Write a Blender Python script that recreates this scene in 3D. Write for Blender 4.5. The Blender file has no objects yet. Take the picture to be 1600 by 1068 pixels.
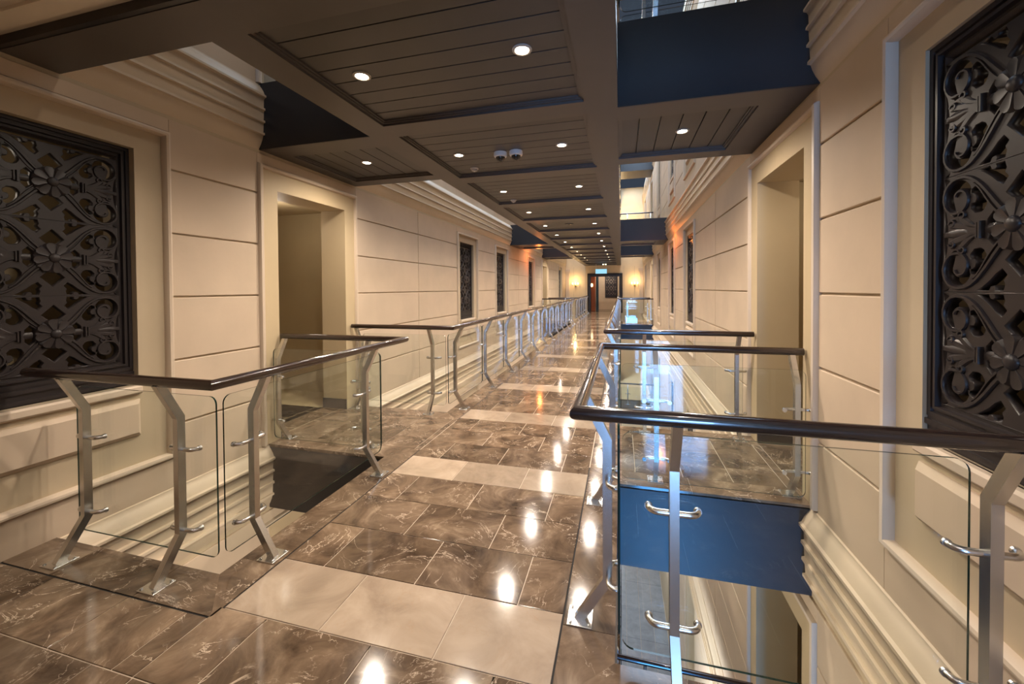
import bpy, bmesh, math, random
from math import pi, sin, cos, radians
from mathutils import Vector, Matrix
random.seed(7)
C = bpy.context.scene.collection
S = bpy.context.scene

# ------------------------------------------------------------------ camera
cam_d = bpy.data.cameras.new('camera'); cam = bpy.data.objects.new('camera', cam_d); C.objects.link(cam)
yaw, pitch, roll = radians(15.049), radians(-.90509), radians(-.39246)
fw = Vector((-sin(yaw)*cos(pitch), cos(yaw)*cos(pitch), sin(pitch)))
r0 = Vector((cos(yaw), sin(yaw), 0)); u0 = r0.cross(fw)
rt = r0*cos(roll) + u0*sin(roll); up = rt.cross(fw)
cam.matrix_world = Matrix(((rt.x, up.x, -fw.x, 0), (rt.y, up.y, -fw.y, 0), (rt.z, up.z, -fw.z, 1.56), (0, 0, 0, 1)))
cam_d.sensor_width = 36; cam_d.lens = 636.03/1600*36; cam_d.shift_y = -(534-460.585)/1600
cam_d.clip_start = .02; cam_d.clip_end = 200
S.camera = cam

# ------------------------------------------------------------------ world, exposure, daylight
w = bpy.data.worlds.new('World'); S.world = w; w.use_nodes = True
bg = w.node_tree.nodes['Background']; bg.inputs[0].default_value = (.55, .7, 1, 1); bg.inputs[1].default_value = .05
S.view_settings.view_transform = 'Standard'; S.view_settings.look = 'None'
S.view_settings.gamma = 1; S.view_settings.use_curve_mapping = False
S.view_settings.exposure = 0.5
S.cycles.use_denoising = True
S.cycles.max_bounces = 10; S.cycles.diffuse_bounces = 5; S.cycles.glossy_bounces = 5
S.cycles.transparent_max_bounces = 24
S.cycles.sample_clamp_indirect = 6; S.cycles.caustics_reflective = False; S.cycles.caustics_refractive = False

XL, XR = -3.47, 1.31          # wall faces
EL, ER = -2.14, -.03          # walkway edges
ST = 3.61                     # storey
GZ = -8.8                     # ground floor
YE = 26.2                     # end wall
YB = -5.0                     # back wall
V1a, V1b = 1.72, 3.33         # first void
V2a, V2b = 4.74, 18.1         # second void
V3a = 19.5
SKYC = (.58, .76, 1.0); WINC = (.16, .44, 1.0); WARM = (1, .85, .70)

def area(name, loc, rot, sx, sy, e, col):
    l = bpy.data.lights.new(name, 'AREA'); l.shape = 'RECTANGLE'; l.size = sx; l.size_y = sy; l.energy = e; l.color = col
    o = bpy.data.objects.new(name, l); C.objects.link(o); o.location = loc; o.rotation_euler = rot; return o
# skylight over the two gaps
for x0, x1 in ((XL, EL), (ER, XR)):
    area('skylight', ((x0+x1)/2, 14.6, 7.7), (0, 0, 0), x1-x0-.1, 22, 520, SKYC)
# daylight through the tall windows at the back end of the right-hand gap
area('daylight_window', (1.0, YB+.12, 1.05), (radians(90), 0, 0), 1.1, 1.8, 230, (.24, .5, 1))
area('daylight_window', (1.0, YB+.12, -4.6), (radians(90), 0, 0), 1.2, 6.5, 560, (.09, .40, 1))
area('daylight_window', (-1.1, YB+.12, 5.4), (radians(90), 0, 0), 4.2, 2.6, 80, (.4, .62, 1))

# ------------------------------------------------------------------ materials
def mat(name, col, rough=.5, metal=0., spec=.5, coat=0.):
    m = bpy.data.materials.new(name); m.use_nodes = True
    b = m.node_tree.nodes['Principled BSDF']
    b.inputs['Base Color'].default_value = (*col, 1); b.inputs['Roughness'].default_value = rough
    b.inputs['Metallic'].default_value = metal; b.inputs['Specular IOR Level'].default_value = spec
    b.inputs['Coat Weight'].default_value = coat
    return m
def N(m, t, **k):
    n = m.node_tree.nodes.new(t)
    for a, v in k.items(): setattr(n, a, v)
    return n
def L(m, a, b): m.node_tree.links.new(a, b)
def ramp(m, src, stops):
    r = N(m, 'ShaderNodeValToRGB'); e = r.color_ramp.elements
    while len(e) < len(stops): e.new(.5)
    for i, (p, c) in enumerate(stops): e[i].position = p; e[i].color = (*c, 1)
    L(m, src, r.inputs[0]); return r
def pos_random(m, k):
    g = N(m, 'ShaderNodeNewGeometry'); oi = N(m, 'ShaderNodeObjectInfo')
    mul = N(m, 'ShaderNodeVectorMath', operation='SCALE'); mul.inputs[0].default_value = (31, 17, 53)
    L(m, oi.outputs['Random'], mul.inputs[3])
    add = N(m, 'ShaderNodeVectorMath', operation='ADD'); L(m, g.outputs['Position'], add.inputs[0]); L(m, mul.outputs[0], add.inputs[1])
    return add.outputs[0], oi.outputs['Random']
def marble(name, stops, vein, vamt, rough):
    m = mat(name, stops[0][1], rough, spec=.5); b = m.node_tree.nodes['Principled BSDF']
    p, rnd = pos_random(m, 1)
    n1 = N(m, 'ShaderNodeTexNoise'); n1.inputs['Scale'].default_value = 3.2; n1.inputs['Detail'].default_value = 9
    n1.inputs['Roughness'].default_value = .62; n1.inputs['Distortion'].default_value = .9; L(m, p, n1.inputs['Vector'])
    c = ramp(m, n1.outputs['Fac'], stops)
    n2 = N(m, 'ShaderNodeTexNoise'); n2.inputs['Scale'].default_value = 2.4; n2.inputs['Detail'].default_value = 7
    n2.inputs['Roughness'].default_value = .6; n2.inputs['Distortion'].default_value = 2.6; L(m, p, n2.inputs['Vector'])
    s = N(m, 'ShaderNodeMath', operation='SUBTRACT'); s.inputs[1].default_value = .5; L(m, n2.outputs['Fac'], s.inputs[0])
    a = N(m, 'ShaderNodeMath', operation='ABSOLUTE'); L(m, s.outputs[0], a.inputs[0])
    v = ramp(m, a.outputs[0], [(0, (1, 1, 1)), (.009, (0, 0, 0))])
    n3 = N(m, 'ShaderNodeTexNoise'); n3.inputs['Scale'].default_value = 5; n3.inputs['Detail'].default_value = 3; L(m, p, n3.inputs['Vector'])
    k = ramp(m, n3.outputs['Fac'], [(.44, (0, 0, 0)), (.60, (vamt, vamt, vamt))])
    mm = N(m, 'ShaderNodeMath', operation='MULTIPLY'); L(m, v.outputs[0], mm.inputs[0]); L(m, k.outputs[0], mm.inputs[1])
    mix = N(m, 'ShaderNodeMix', data_type='RGBA'); L(m, mm.outputs[0], mix.inputs[0]); L(m, c.outputs[0], mix.inputs[6]); mix.inputs[7].default_value = (*vein, 1)
    hs = N(m, 'ShaderNodeHueSaturation'); L(m, mix.outputs[2], hs.inputs['Color'])
    mr = N(m, 'ShaderNodeMapRange'); mr.inputs[3].default_value = .8; mr.inputs[4].default_value = 1.25; L(m, rnd, mr.inputs[0]); L(m, mr.outputs[0], hs.inputs['Value'])
    L(m, hs.outputs[0], b.inputs['Base Color']); return m
def plaster(name, col, rough=.62, var=.06, bump=.03):
    m = mat(name, col, rough, spec=.35); b = m.node_tree.nodes['Principled BSDF']
    p, rnd = pos_random(m, 1)
    n = N(m, 'ShaderNodeTexNoise'); n.inputs['Scale'].default_value = 1.7; n.inputs['Detail'].default_value = 5; L(m, p, n.inputs['Vector'])
    lo = tuple(c*(1-var) for c in col); hi = tuple(min(1, c*(1+var)) for c in col)
    c = ramp(m, n.outputs['Fac'], [(.35, lo), (.65, hi)]); L(m, c.outputs[0], b.inputs['Base Color'])
    n2 = N(m, 'ShaderNodeTexNoise'); n2.inputs['Scale'].default_value = 9; n2.inputs['Detail'].default_value = 4; L(m, p, n2.inputs['Vector'])
    bp = N(m, 'ShaderNodeBump'); bp.inputs['Strength'].default_value = bump; bp.inputs['Distance'].default_value = .05
    L(m, n2.outputs['Fac'], bp.inputs['Height']); L(m, bp.outputs[0], b.inputs['Normal']); return m
def emis(name, col, st):
    m = bpy.data.materials.new(name); m.use_nodes = True; nt = m.node_tree; nt.nodes.clear()
    e = nt.nodes.new('ShaderNodeEmission'); e.inputs[0].default_value = (*col, 1); e.inputs[1].default_value = st
    o = nt.nodes.new('ShaderNodeOutputMaterial'); nt.links.new(e.outputs[0], o.inputs[0]); return m
def glass(name, tint):
    m = bpy.data.materials.new(name); m.use_nodes = True; nt = m.node_tree; nt.nodes.clear()
    t = nt.nodes.new('ShaderNodeBsdfTransparent'); t.inputs[0].default_value = (*tint, 1)
    g = nt.nodes.new('ShaderNodeBsdfGlossy'); g.inputs['Roughness'].default_value = 0.0
    lw = nt.nodes.new('ShaderNodeLayerWeight'); lw.inputs[0].default_value = .5
    pw = nt.nodes.new('ShaderNodeMath'); pw.operation = 'POWER'; pw.inputs[1].default_value = 5; nt.links.new(lw.outputs['Facing'], pw.inputs[0])
    f = nt.nodes.new('ShaderNodeMapRange'); f.inputs[3].default_value = .045; nt.links.new(pw.outputs[0], f.inputs[0])
    x = nt.nodes.new('ShaderNodeMixShader'); o = nt.nodes.new('ShaderNodeOutputMaterial')
    nt.links.new(f.outputs[0], x.inputs[0]); nt.links.new(t.outputs[0], x.inputs[1]); nt.links.new(g.outputs[0], x.inputs[2]); nt.links.new(x.outputs[0], o.inputs[0]); return m
M = {}
M['wall'] = plaster('cream_wall_stone', (.55, .44, .33))
M['core'] = plaster('cream_wall_joint', (.49, .40, .28))
M['trim'] = plaster('cream_trim', (.60, .495, .385), .5, .03)
M['cornice'] = plaster('cream_cornice', (.62, .51, .38), .45, .04)
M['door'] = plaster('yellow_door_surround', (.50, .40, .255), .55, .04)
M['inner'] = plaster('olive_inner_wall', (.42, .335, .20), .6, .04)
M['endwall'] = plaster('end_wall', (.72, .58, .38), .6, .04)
M['creamceil'] = plaster('cream_ceiling', (.78, .69, .56), .6, .03)
M['dark'] = plaster('dark_beam_paint', (.092, .080, .074), .42, .05, .005)
M['plank'] = plaster('dark_plank_paint', (.072, .065, .061), .42, .08, .01)
M['fascia'] = plaster('charcoal_fascia', (.031, .030, .032), .34, .06, .004)
M['void'] = mat('black_gap', (.006, .005, .005), .8)
M['marble'] = marble('dark_emperador_marble', [(.30, (.045, .029, .019)), (.46, (.115, .077, .050)), (.58, (.185, .128, .085)), (.72, (.33, .245, .17))], (.66, .53, .41), .9, .10)
M['beige'] = marble('beige_marble', [(.3, (.245, .185, .137)), (.5, (.33, .257, .192)), (.7, (.40, .32, .245))], (.33, .22, .14), .5, .12)
M['greytile'] = marble('grey_ground_tile', [(.3, (.23, .25, .29)), (.7, (.33, .36, .40))], (.4, .4, .4), .3, .15)
M['grout'] = mat('pale_grout', (.50, .41, .32), .7)
M['steel'] = mat('brushed_steel', (.60, .58, .55), .27, 1)
M['chrome'] = mat('polished_steel', (.70, .69, .67), .24, 1)
M['rail'] = mat('dark_lacquered_wood', (.020, .011, .008), .16, spec=.6, coat=.6)
_b = M['rail'].node_tree.nodes['Principled BSDF']; _n = N(M['rail'], 'ShaderNodeTexNoise'); _n.inputs['Scale'].default_value = 40
L(M['rail'], ramp(M['rail'], _n.outputs['Fac'], [(.35, (.015, .008, .006)), (.7, (.038, .019, .013))]).outputs[0], _b.inputs['Base Color'])
M['glass'] = glass('clear_glass', (.965, .985, .975))
M['edge'] = mat('green_glass_edge', (.008, .026, .021), .1)
M['grille'] = plaster('bronze_brown_carving', (.026, .021, .022), .36, .12, .01)
M['lens'] = emis('lit_lens', (1, .84, .62), 34)
M['bulb'] = emis('candle_bulb', (1, .72, .38), 9)
M['whitep'] = mat('white_plastic', (.75, .73, .70), .35)
M['blackp'] = mat('black_plastic', (.012, .012, .013), .12)
M['ring'] = mat('downlight_trim', (.42, .38, .34), .35)
M['sign'] = emis('pale_blue_sign', (.30, .62, .78), .9)
M['black'] = mat('black_door_frame', (.018, .016, .018), .35)
M['red'] = mat('red_brown_timber', (.32, .085, .025), .4)
M['tealdoor'] = mat('dark_teal_door', (.02, .07, .10), .3)
M['brass'] = mat('brass', (.62, .42, .16), .3, 1)
M['white'] = mat('white_frame', (.7, .7, .7), .4)

# ------------------------------------------------------------------ mesh helpers
class MB:
    def __init__(s): s.v = []; s.f = []; s.m = []
    def add(s, vs, fs, mi=0):
        o = len(s.v); s.v += [tuple(p) for p in vs]; s.f += [tuple(i+o for i in f) for f in fs]
        s.m += [mi]*len(fs) if isinstance(mi, int) else list(mi); return s
    def box(s, x0, x1, y0, y1, z0, z1, mi=0):
        if x0 > x1: x0, x1 = x1, x0
        vs = [(x, y, z) for z in (z0, z1) for y in (y0, y1) for x in (x0, x1)]
        return s.add(vs, [(0, 2, 3, 1), (4, 5, 7, 6), (0, 1, 5, 4), (2, 6, 7, 3), (0, 4, 6, 2), (1, 3, 7, 5)], mi)
    def slab(s, x0, x1, y0, y1, z0, z1, c, mi=0):       # box with a chamfered top
        b = [(x0, y0), (x1, y0), (x1, y1), (x0, y1)]; t = [(x0+c, y0+c), (x1-c, y0+c), (x1-c, y1-c), (x0+c, y1-c)]
        vs = [(*p, z0) for p in b]+[(*p, z1-c) for p in b]+[(*p, z1) for p in t]
        fs = [(3, 2, 1, 0), (8, 9, 10, 11)]
        for i in range(4):
            j = (i+1) % 4; fs += [(i, j, 4+j, 4+i), (4+i, 4+j, 8+j, 8+i)]
        return s.add(vs, fs, mi)
    def prism(s, poly, f0, f1, mi=0):                    # poly 2D; f0/f1 map a 2D point to the two end caps
        n = len(poly); vs = [f0(*p) for p in poly]+[f1(*p) for p in poly]
        fs = [tuple(range(n)), tuple(range(2*n-1, n-1, -1))]+[(i, i+n, (i+1) % n+n, (i+1) % n) for i in range(n)]
        return s.add(vs, fs, mi)
    def tube(s, pts, r, n=10, cap=True, miter=False, mi=0):
        pts = [Vector(p) for p in pts]; rings = []; m = len(pts); ref = Vector((0, 0, 1)); T0 = (pts[1]-pts[0]).normalized()
        if abs(T0.z) > .9: ref = Vector((1, 0, 0))
        rr = r if isinstance(r, (list, tuple)) else [r]*m
        for i, p in enumerate(pts):
            a = (pts[i]-pts[i-1]).normalized() if i else None; b = (pts[i+1]-pts[i]).normalized() if i < m-1 else None
            t = ((a or b)+(b or a)).normalized()
            e1 = ref-t*ref.dot(t); e1.normalize(); e2 = t.cross(e1)
            k = 1.
            if miter and a and b: k = 1/max(.3, a.dot(t))
            rings.append([p+e1*rr[i]*cos(2*pi*j/n)+e2*rr[i]*k*sin(2*pi*j/n) for j in range(n)])
            if not miter: ref = e1
        vs = [q for rg in rings for q in rg]; fs = []
        for i in range(m-1):
            for j in range(n): fs.append((i*n+j, i*n+(j+1) % n, (i+1)*n+(j+1) % n, (i+1)*n+j))
        if cap: fs += [tuple(range(n-1, -1, -1)), tuple(range((m-1)*n, m*n))]
        return s.add(vs, fs, mi)
    def lathe(s, prof, c, axis='z', n=20, mi=0):          # prof [(r, h)]
        vs = []
        for r, h in prof:
            for j in range(n):
                a = 2*pi*j/n; p = (r*cos(a), r*sin(a), h)
                if axis == 'x': p = (h, r*cos(a), r*sin(a))
                if axis == 'y': p = (r*cos(a), h, r*sin(a))
                vs.append((p[0]+c[0], p[1]+c[1], p[2]+c[2]))
        fs = [(i*n+j, i*n+(j+1) % n, (i+1)*n+(j+1) % n, (i+1)*n+j) for i in range(len(prof)-1) for j in range(n)]
        fs += [tuple(range(n-1, -1, -1)), tuple(range((len(prof)-1)*n, len(prof)*n))]
        return s.add(vs, fs, mi)
    def ring(s, u0, u1, v0, v1, w, prof, P, openb=False, mi=0):  # mitred frame; prof [(t 0..1 inwards, d)]; P(u,v,d)->xyz
        n = len(prof); vs = []
        for t, d in prof:
            i = t*w
            cs = [(u0+i, v0 if openb else v0+i), (u0+i, v1-i), (u1-i, v1-i), (u1-i, v0 if openb else v0+i)]
            vs += [P(u, v, d) for u, v in cs]
        fs = []
        for k in range(n-1):
            for c in range(3 if openb else 4):
                e = (c+1) % 4; fs.append((k*4+c, k*4+e, (k+1)*4+e, (k+1)*4+c))
        if openb: fs += [tuple(k*4 for k in range(n)), tuple(k*4+3 for k in range(n-1, -1, -1))]
        return s.add(vs, fs, mi)
    def mesh(s, name, mats, smooth=False):
        me = bpy.data.meshes.new(name); me.from_pydata(s.v, [], s.f); me.update()
        for m in (mats if isinstance(mats, (list, tuple)) else [mats]): me.materials.append(m)
        me.polygons.foreach_set('material_index', s.m)
        b = bmesh.new(); b.from_mesh(me); bmesh.ops.recalc_face_normals(b, faces=b.faces); b.to_mesh(me); b.free()
        if smooth:
            me.polygons.foreach_set('use_smooth', [True]*len(me.polygons))
            try: me.set_sharp_from_angle(angle=radians(38))
            except Exception: pass
        return me
    def obj(s, name, mats, parent=None, loc=(0, 0, 0), smooth=False):
        return put(name, s.mesh(name, mats, smooth), parent, loc)
def put(name, me, parent=None, loc=(0, 0, 0), rz=0.):
    o = bpy.data.objects.new(name, me); C.objects.link(o); o.location = loc; o.rotation_euler = (0, 0, rz)
    if parent: o.parent = parent
    return o
def tag(o, label, cat, group=None, kind=None):
    o['label'] = label; o['category'] = cat
    if group: o['group'] = group
    if kind: o['kind'] = kind
    return o
def thing(name, loc, label, cat, group=None, rz=0.):
    o = put(name, None, None, loc, rz); return tag(o, label, cat, group)
def dup_tree(o, off, label, parent=None):
    c = o.copy(); C.objects.link(c)
    if parent: c.parent = parent
    else:
        c.location = Vector(o.location)+Vector(off); c['label'] = label
    for ch in list(o.children): dup_tree(ch, off, label, c)
    return c
ORD = ['first', 'second', 'third', 'fourth', 'fifth', 'sixth', 'seventh', 'eighth', 'ninth', 'tenth', 'eleventh', 'twelfth', 'thirteenth', 'fourteenth', 'fifteenth', 'sixteenth']

# ------------------------------------------------------------------ WALLS
WIN_L = [1.775, 8.95, 11.73, 15.88, 23.7]; WIN_R = [1.85, 8.75, 11.65, 15.45, 23.7]
DOORS = [4.02, 18.85]
WHALF, DHALF, TW, TD = .43, .535, .66, .77
WZ0, WZ1, DZ1 = .86, 2.62, 2.6
BPROF = [(-.012, 0), (-.012, 0)]
class Side:
    def __init__(s, left): s.left = left; s.X = XL if left else XR; s.k = 1 if left else -1
    def P(s, y, z, d): return (s.X+s.k*d, y, z)
def sbox(mb, sd, y0, y1, z0, z1, d0, d1, mi=0):
    return mb.box(sd.X+sd.k*d0, sd.X+sd.k*d1, y0, y1, z0, z1, mi)
def cham_box(mb, sd, y0, y1, z0, z1, d0, d1, c, mi=0):   # slab facing the void
    q = [(y0, z0), (y1, z0), (y1, z1), (y0, z1)]; t = [(y0+c, z0+c), (y1-c, z0+c), (y1-c, z1-c), (y0+c, z1-c)]
    vs = [sd.P(a, b, d0) for a, b in q]+[sd.P(a, b, d1-c) for a, b in q]+[sd.P(a, b, d1) for a, b in t]
    fs = [(3, 2, 1, 0), (8, 9, 10, 11)]
    for i in range(4):
        j = (i+1) % 4; fs += [(i, j, 4+j, 4+i), (4+i, 4+j, 8+j, 8+i)]
    return mb.add(vs, fs, mi)
ROWS = [(-.03, .485), (.485, 1.0), (1.0, 1.51), (1.51, 2.018), (2.018, 2.525), (2.525, 2.93)]
CORN = [(-.02, -.005), (.012, -.015), (.014, -.032), (.03, -.05), (.052, -.085), (.068, -.122), (.086, -.13), (.086, -.148), (.066, -.155), (.056, -.172), (.052, -.25),
        (.070, -.254), (.073, -.274), (.054, -.28), (.048, -.37), (.066, -.374), (.068, -.394), (.048, -.40), (.042, -.49), (.060, -.494), (.061, -.513), (.040, -.52), (.030, -.555), (.010, -.60), (-.02, -.65)]
def yjoints(a, b):
    if b-a > 2.0:
        n = max(2, round((b-a)/1.95)); return [a+(b-a)*i/n for i in range(n+1)]
    return [a, b]
TP = [(0, -.02), (0, .012), (.18, .03), (.5, .036), (.8, .03), (1, .012), (1, -.02)]
grille_spots = []
for left in (True, False):
    sd = Side(left); nm = 'wall_left' if left else 'wall_right'
    wins = WIN_L if left else WIN_R
    ops = []
    for k in (1, 0, -1, -2):
        zb = k*ST
        for c in wins: ops.append((c-WHALF, c+WHALF, zb+WZ0, zb+WZ1))
        for c in DOORS: ops.append((c-DHALF-.006, c+DHALF+.006, zb-.001, zb+DZ1+.006))
    core = MB(); ys = sorted({YB if left else -1.2, YE}|{o[0] for o in ops}|{o[1] for o in ops})
    for a, b in zip(ys, ys[1:]):
        z = GZ
        for o in sorted([o for o in ops if o[0] <= a+1e-6 and o[1] >= b-1e-6], key=lambda o: o[2]):
            sbox(core, sd, a, b, z, o[2], -.36, -.02); z = o[3]
        sbox(core, sd, a, b, z, 7.7, -.36, -.02)
    wall = core.obj(nm, M['core'])
    tag(wall, f'cream stone-block wall along the {"left" if left else "right"} side of the atrium', 'wall', kind='structure')
    # blocks
    for k in (1, 0, -1, -2):
        zb = k*ST
        stops = sorted([(c-TW, c+TW) for c in wins]+[(c-TD, c+TD) for c in DOORS])
        segs = []; y = .35
        for a, b in stops:
            if a > y+.1: segs.append((y, a))
            y = b
        segs.append((y, YE))
        for a, b in segs:
            js = yjoints(a, b)
            for y0, y1 in zip(js, js[1:]):
                for ri, (z0, z1) in enumerate(ROWS):
                    mb = MB(); cham_box(mb, sd, y0+(.006 if y0 > a else 0), y1-(.006 if y1 < b else 0), zb+z0+.007, zb+z1-.007, -.03, 0, .005)
                    mb.obj('stone_block', M['wall'], wall)
        if k == -2: continue
        for c, h_ in [(c, TW) for c in wins]+[(c, TD) for c in DOORS]:
            mb = MB(); cham_box(mb, sd, c-h_, c+h_, zb+2.822, zb+2.923, -.03, 0, .003); mb.obj('stone_block', M['wall'], wall)
            if h_ == TW: mb = MB(); cham_box(mb, sd, c-h_, c+h_, zb-.023, zb+.226, -.03, 0, .003); mb.obj('stone_block', M['wall'], wall)
        for c in wins:
            mb = MB(); mb.ring(c-TW, c+TW, zb+.23, zb+2.815, .045, TP, sd.P); mb.obj('window_molding', M['trim'], wall, smooth=True)
            mb = MB(); cham_box(mb, sd, c-.43, c+.43, zb+.487, zb+.757, -.03, .022, .03); mb.obj('raised_panel', M['wall'], wall)
            mb = MB(); sd_ = sd; cham_box(mb, sd, c-WHALF-.01, c+WHALF+.01, zb+.80, zb+WZ0, -.03, .018, .012); mb.obj('window_sill', M['trim'], wall)
        for c in DOORS:
            mb = MB(); mb.ring(c-TD, c+TD, zb, zb+2.825, .05, TP, sd.P, openb=True); mb.obj('door_molding', M['trim'], wall, smooth=True)
            mb = MB()
            mb.ring(c-TD+.05, c+TD-.05, zb, zb+2.775, TD-.05-DHALF, [(0, -.03), (0, .004), (1, .004), (1, -.36), (.9, -.36)], sd.P, openb=True)
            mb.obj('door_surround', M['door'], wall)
            if k == 0:
                for s_ in (-1, 1):
                    mb = MB(); yy = c+s_*DHALF; sbox(mb, sd, min(yy, yy-s_*.014), max(yy, yy-s_*.014), 0.0, .13, -.36, .0); mb.obj('baseboard', M['fascia'], wall)
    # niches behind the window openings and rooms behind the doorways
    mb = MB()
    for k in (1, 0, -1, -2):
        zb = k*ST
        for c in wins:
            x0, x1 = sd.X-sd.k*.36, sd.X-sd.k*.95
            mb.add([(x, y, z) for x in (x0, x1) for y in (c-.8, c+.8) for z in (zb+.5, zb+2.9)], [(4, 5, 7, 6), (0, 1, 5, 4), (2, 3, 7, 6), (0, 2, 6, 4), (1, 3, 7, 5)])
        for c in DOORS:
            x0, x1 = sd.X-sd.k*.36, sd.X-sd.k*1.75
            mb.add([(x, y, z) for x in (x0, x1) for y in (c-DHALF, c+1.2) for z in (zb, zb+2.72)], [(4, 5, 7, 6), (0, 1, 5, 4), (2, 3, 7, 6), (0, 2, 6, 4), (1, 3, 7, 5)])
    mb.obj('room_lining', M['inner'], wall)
    # cornices at each slab
    spans = [(V1a-.4, V1b+.02), (V2a-.02, V2b+.02), (V3a-.02, YE)]
    for zt in (ST, 0, -ST, 2*ST):
        for a, b in spans:
            poly = CORN+[(-.03, -.65), (-.03, -.01)]
            mb = MB(); mb.prism(poly, lambda d, z: sd.P(a, zt+z, d), lambda d, z: sd.P(b, zt+z, d))
            mb.obj('cornice', M['cornice'], wall, smooth=True)
    for i, c in enumerate(wins):
        for k in (0, 1, -1): grille_spots.append((left, i, c, k))

# end wall with the black doorway
ew = MB(); DX0, DX1, DT = -1.88, -.13, 2.27
ew.box(XL-.4, DX0, YE, YE+.25, GZ, 7.7); ew.box(DX1, XR+.4, YE, YE+.25, GZ, 7.7); ew.box(DX0, DX1, YE, YE+.25, DT, 7.7); ew.box(DX0, DX1, YE, YE+.25, GZ, -.05)
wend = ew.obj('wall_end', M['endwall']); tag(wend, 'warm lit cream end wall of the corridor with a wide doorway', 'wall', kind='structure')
fr = MB(); PE = lambda u, v, d: (u, YE-d, v)
fr.ring(DX0-.2, DX1+.2, 0, DT+.2, .2, [(0, 0), (0, .05), (.35, .06), (.45, .04), (1, .03), (1, -.25)], PE, openb=True)
fo = fr.obj('door_1', M['black']); tag(fo, 'black moulded door frame of the doorway at the corridor end', 'door frame', kind='structure')
for x in (-2.95, -2.2, .15, .78):
    mb = MB(); mb.box(x-.008, x+.008, YE-.006, YE+.01, .1, 2.9); mb.obj('panel_joint', M['core'], wend)
for x in (XL+.13, XR-.13):
    mb = MB(); mb.box(x-.11, x+.11, YE-.12, YE, 0, 2.5); mb.box(x-.13, x+.13, YE-.15, YE, 0, .22); mb.box(x-.14, x+.14, YE-.16, YE, 2.5, 2.56); mb.box(x-.18, x+.18, YE-.2, YE, 2.62, 2.74); mb.box(x-.16, x+.16, YE-.18, YE, 2.56, 2.62)
    mb.obj('pilaster', M['trim'], wend)
# room beyond
rb = MB(); rb.box(-4.5, 2.2, 30.4, 30.6, -.05, 3); rb.box(-4.6, -4.5, YE+.25, 30.6, -.05, 3); rb.box(2.2, 2.3, YE+.25, 30.6, -.05, 3); rb.box(-4.6, 2.3, YE+.25, 30.6, 3, 3.1)
lob = rb.obj('wall_far', M['wall']); tag(lob, 'cream wall seen through the far black doorway', 'wall', kind='structure')
for zz in (.485, 1.0, 1.51, 2.018): 
    mb = MB(); mb.box(-2.2, 2.2, 30.37, 30.4, zz+.01, zz+.5); mb.obj('stone_block', M['wall'], lob)
mb = MB(); mb.box(-2.16, -1.72, 28.2, 28.6, 0, 2.5); o = mb.obj('timber_pillar', M['red']); tag(o, 'red-brown timber pillar inside the far black doorway', 'pillar')
mb = MB(); mb.box(-1.70, -1.52, 28.6, 28.75, 0, 2.35); mb.box(-1.69, -1.66, 28.55, 28.6, .3, 1.4); o = mb.obj('door_leaf', M['tealdoor']); tag(o, 'dark teal door leaf standing open beside the timber pillar', 'door')
# back wall behind the camera with its tall windows
bw = MB()
bw.box(XL-.4, .37, YB-.2, YB, GZ, 3.61); bw.box(1.63, 2.7, YB-.2, YB, GZ, 3.61); bw.box(.37, 1.63, YB-.2, YB, -1.3, .13); bw.box(.37, 1.63, YB-.2, YB, 2.02, 3.61); bw.box(.37, 1.63, YB-.2, YB, GZ, -7.9)
bw.box(XL-.4, -3.25, YB-.2, YB, 3.61, 7.7); bw.box(1.05, 2.7, YB-.2, YB, 3.61, 7.7); bw.box(-3.25, 1.05, YB-.2, YB, 6.75, 7.7); bw.box(-3.25, 1.05, YB-.2, YB, 3.61, 4.05)
bw.box(2.5, 2.7, YB, -1.2, GZ, 7.7); bw.box(XR+.36, 2.7, -1.4, -1.2, GZ, 7.7); bw.box(-.3, -.1, YB, -.7, 0, 3.01); bw.box(-.3, -.1, YB, 1.6, GZ, -.66)  # last boxes: unseen partitions added to keep window light off the left
o = bw.obj('wall_back', M['wall']); tag(o, 'cream wall behind the viewer holding the tall daylight windows, plus added light-blocking partitions', 'wall', kind='structure')
for i, (x0, x1, z0, z1, nx, nz) in enumerate(((.37, 1.63, .13, 2.02, 2, 2), (.37, 1.63, -7.9, -1.3, 2, 6), (-3.25, 1.05, 4.05, 6.75, 5, 3))):
    mb = MB()
    mb.ring(x0, x1, z0, z1, .05, [(0, 0), (0, .04), (1, .04), (1, 0)], lambda u, v, d: (u, YB-.05+d, v))
    for j in range(1, nx): xx = x0+(x1-x0)*j/nx; mb.box(xx-.015, xx+.015, YB-.05, YB-.01, z0, z1)
    for j in range(1, nz): zz = z0+(z1-z0)*j/nz; mb.box(x0, x1, YB-.05, YB-.01, zz-.015, zz+.015)
    o = mb.obj(f'window_{i+1}', M['white']); tag(o, ['tall daylight window behind the viewer at floor level', 'tall daylight window behind the viewer below the floor', 'wide daylight window behind the viewer on the storey above'][i], 'window', kind='structure')

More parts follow.
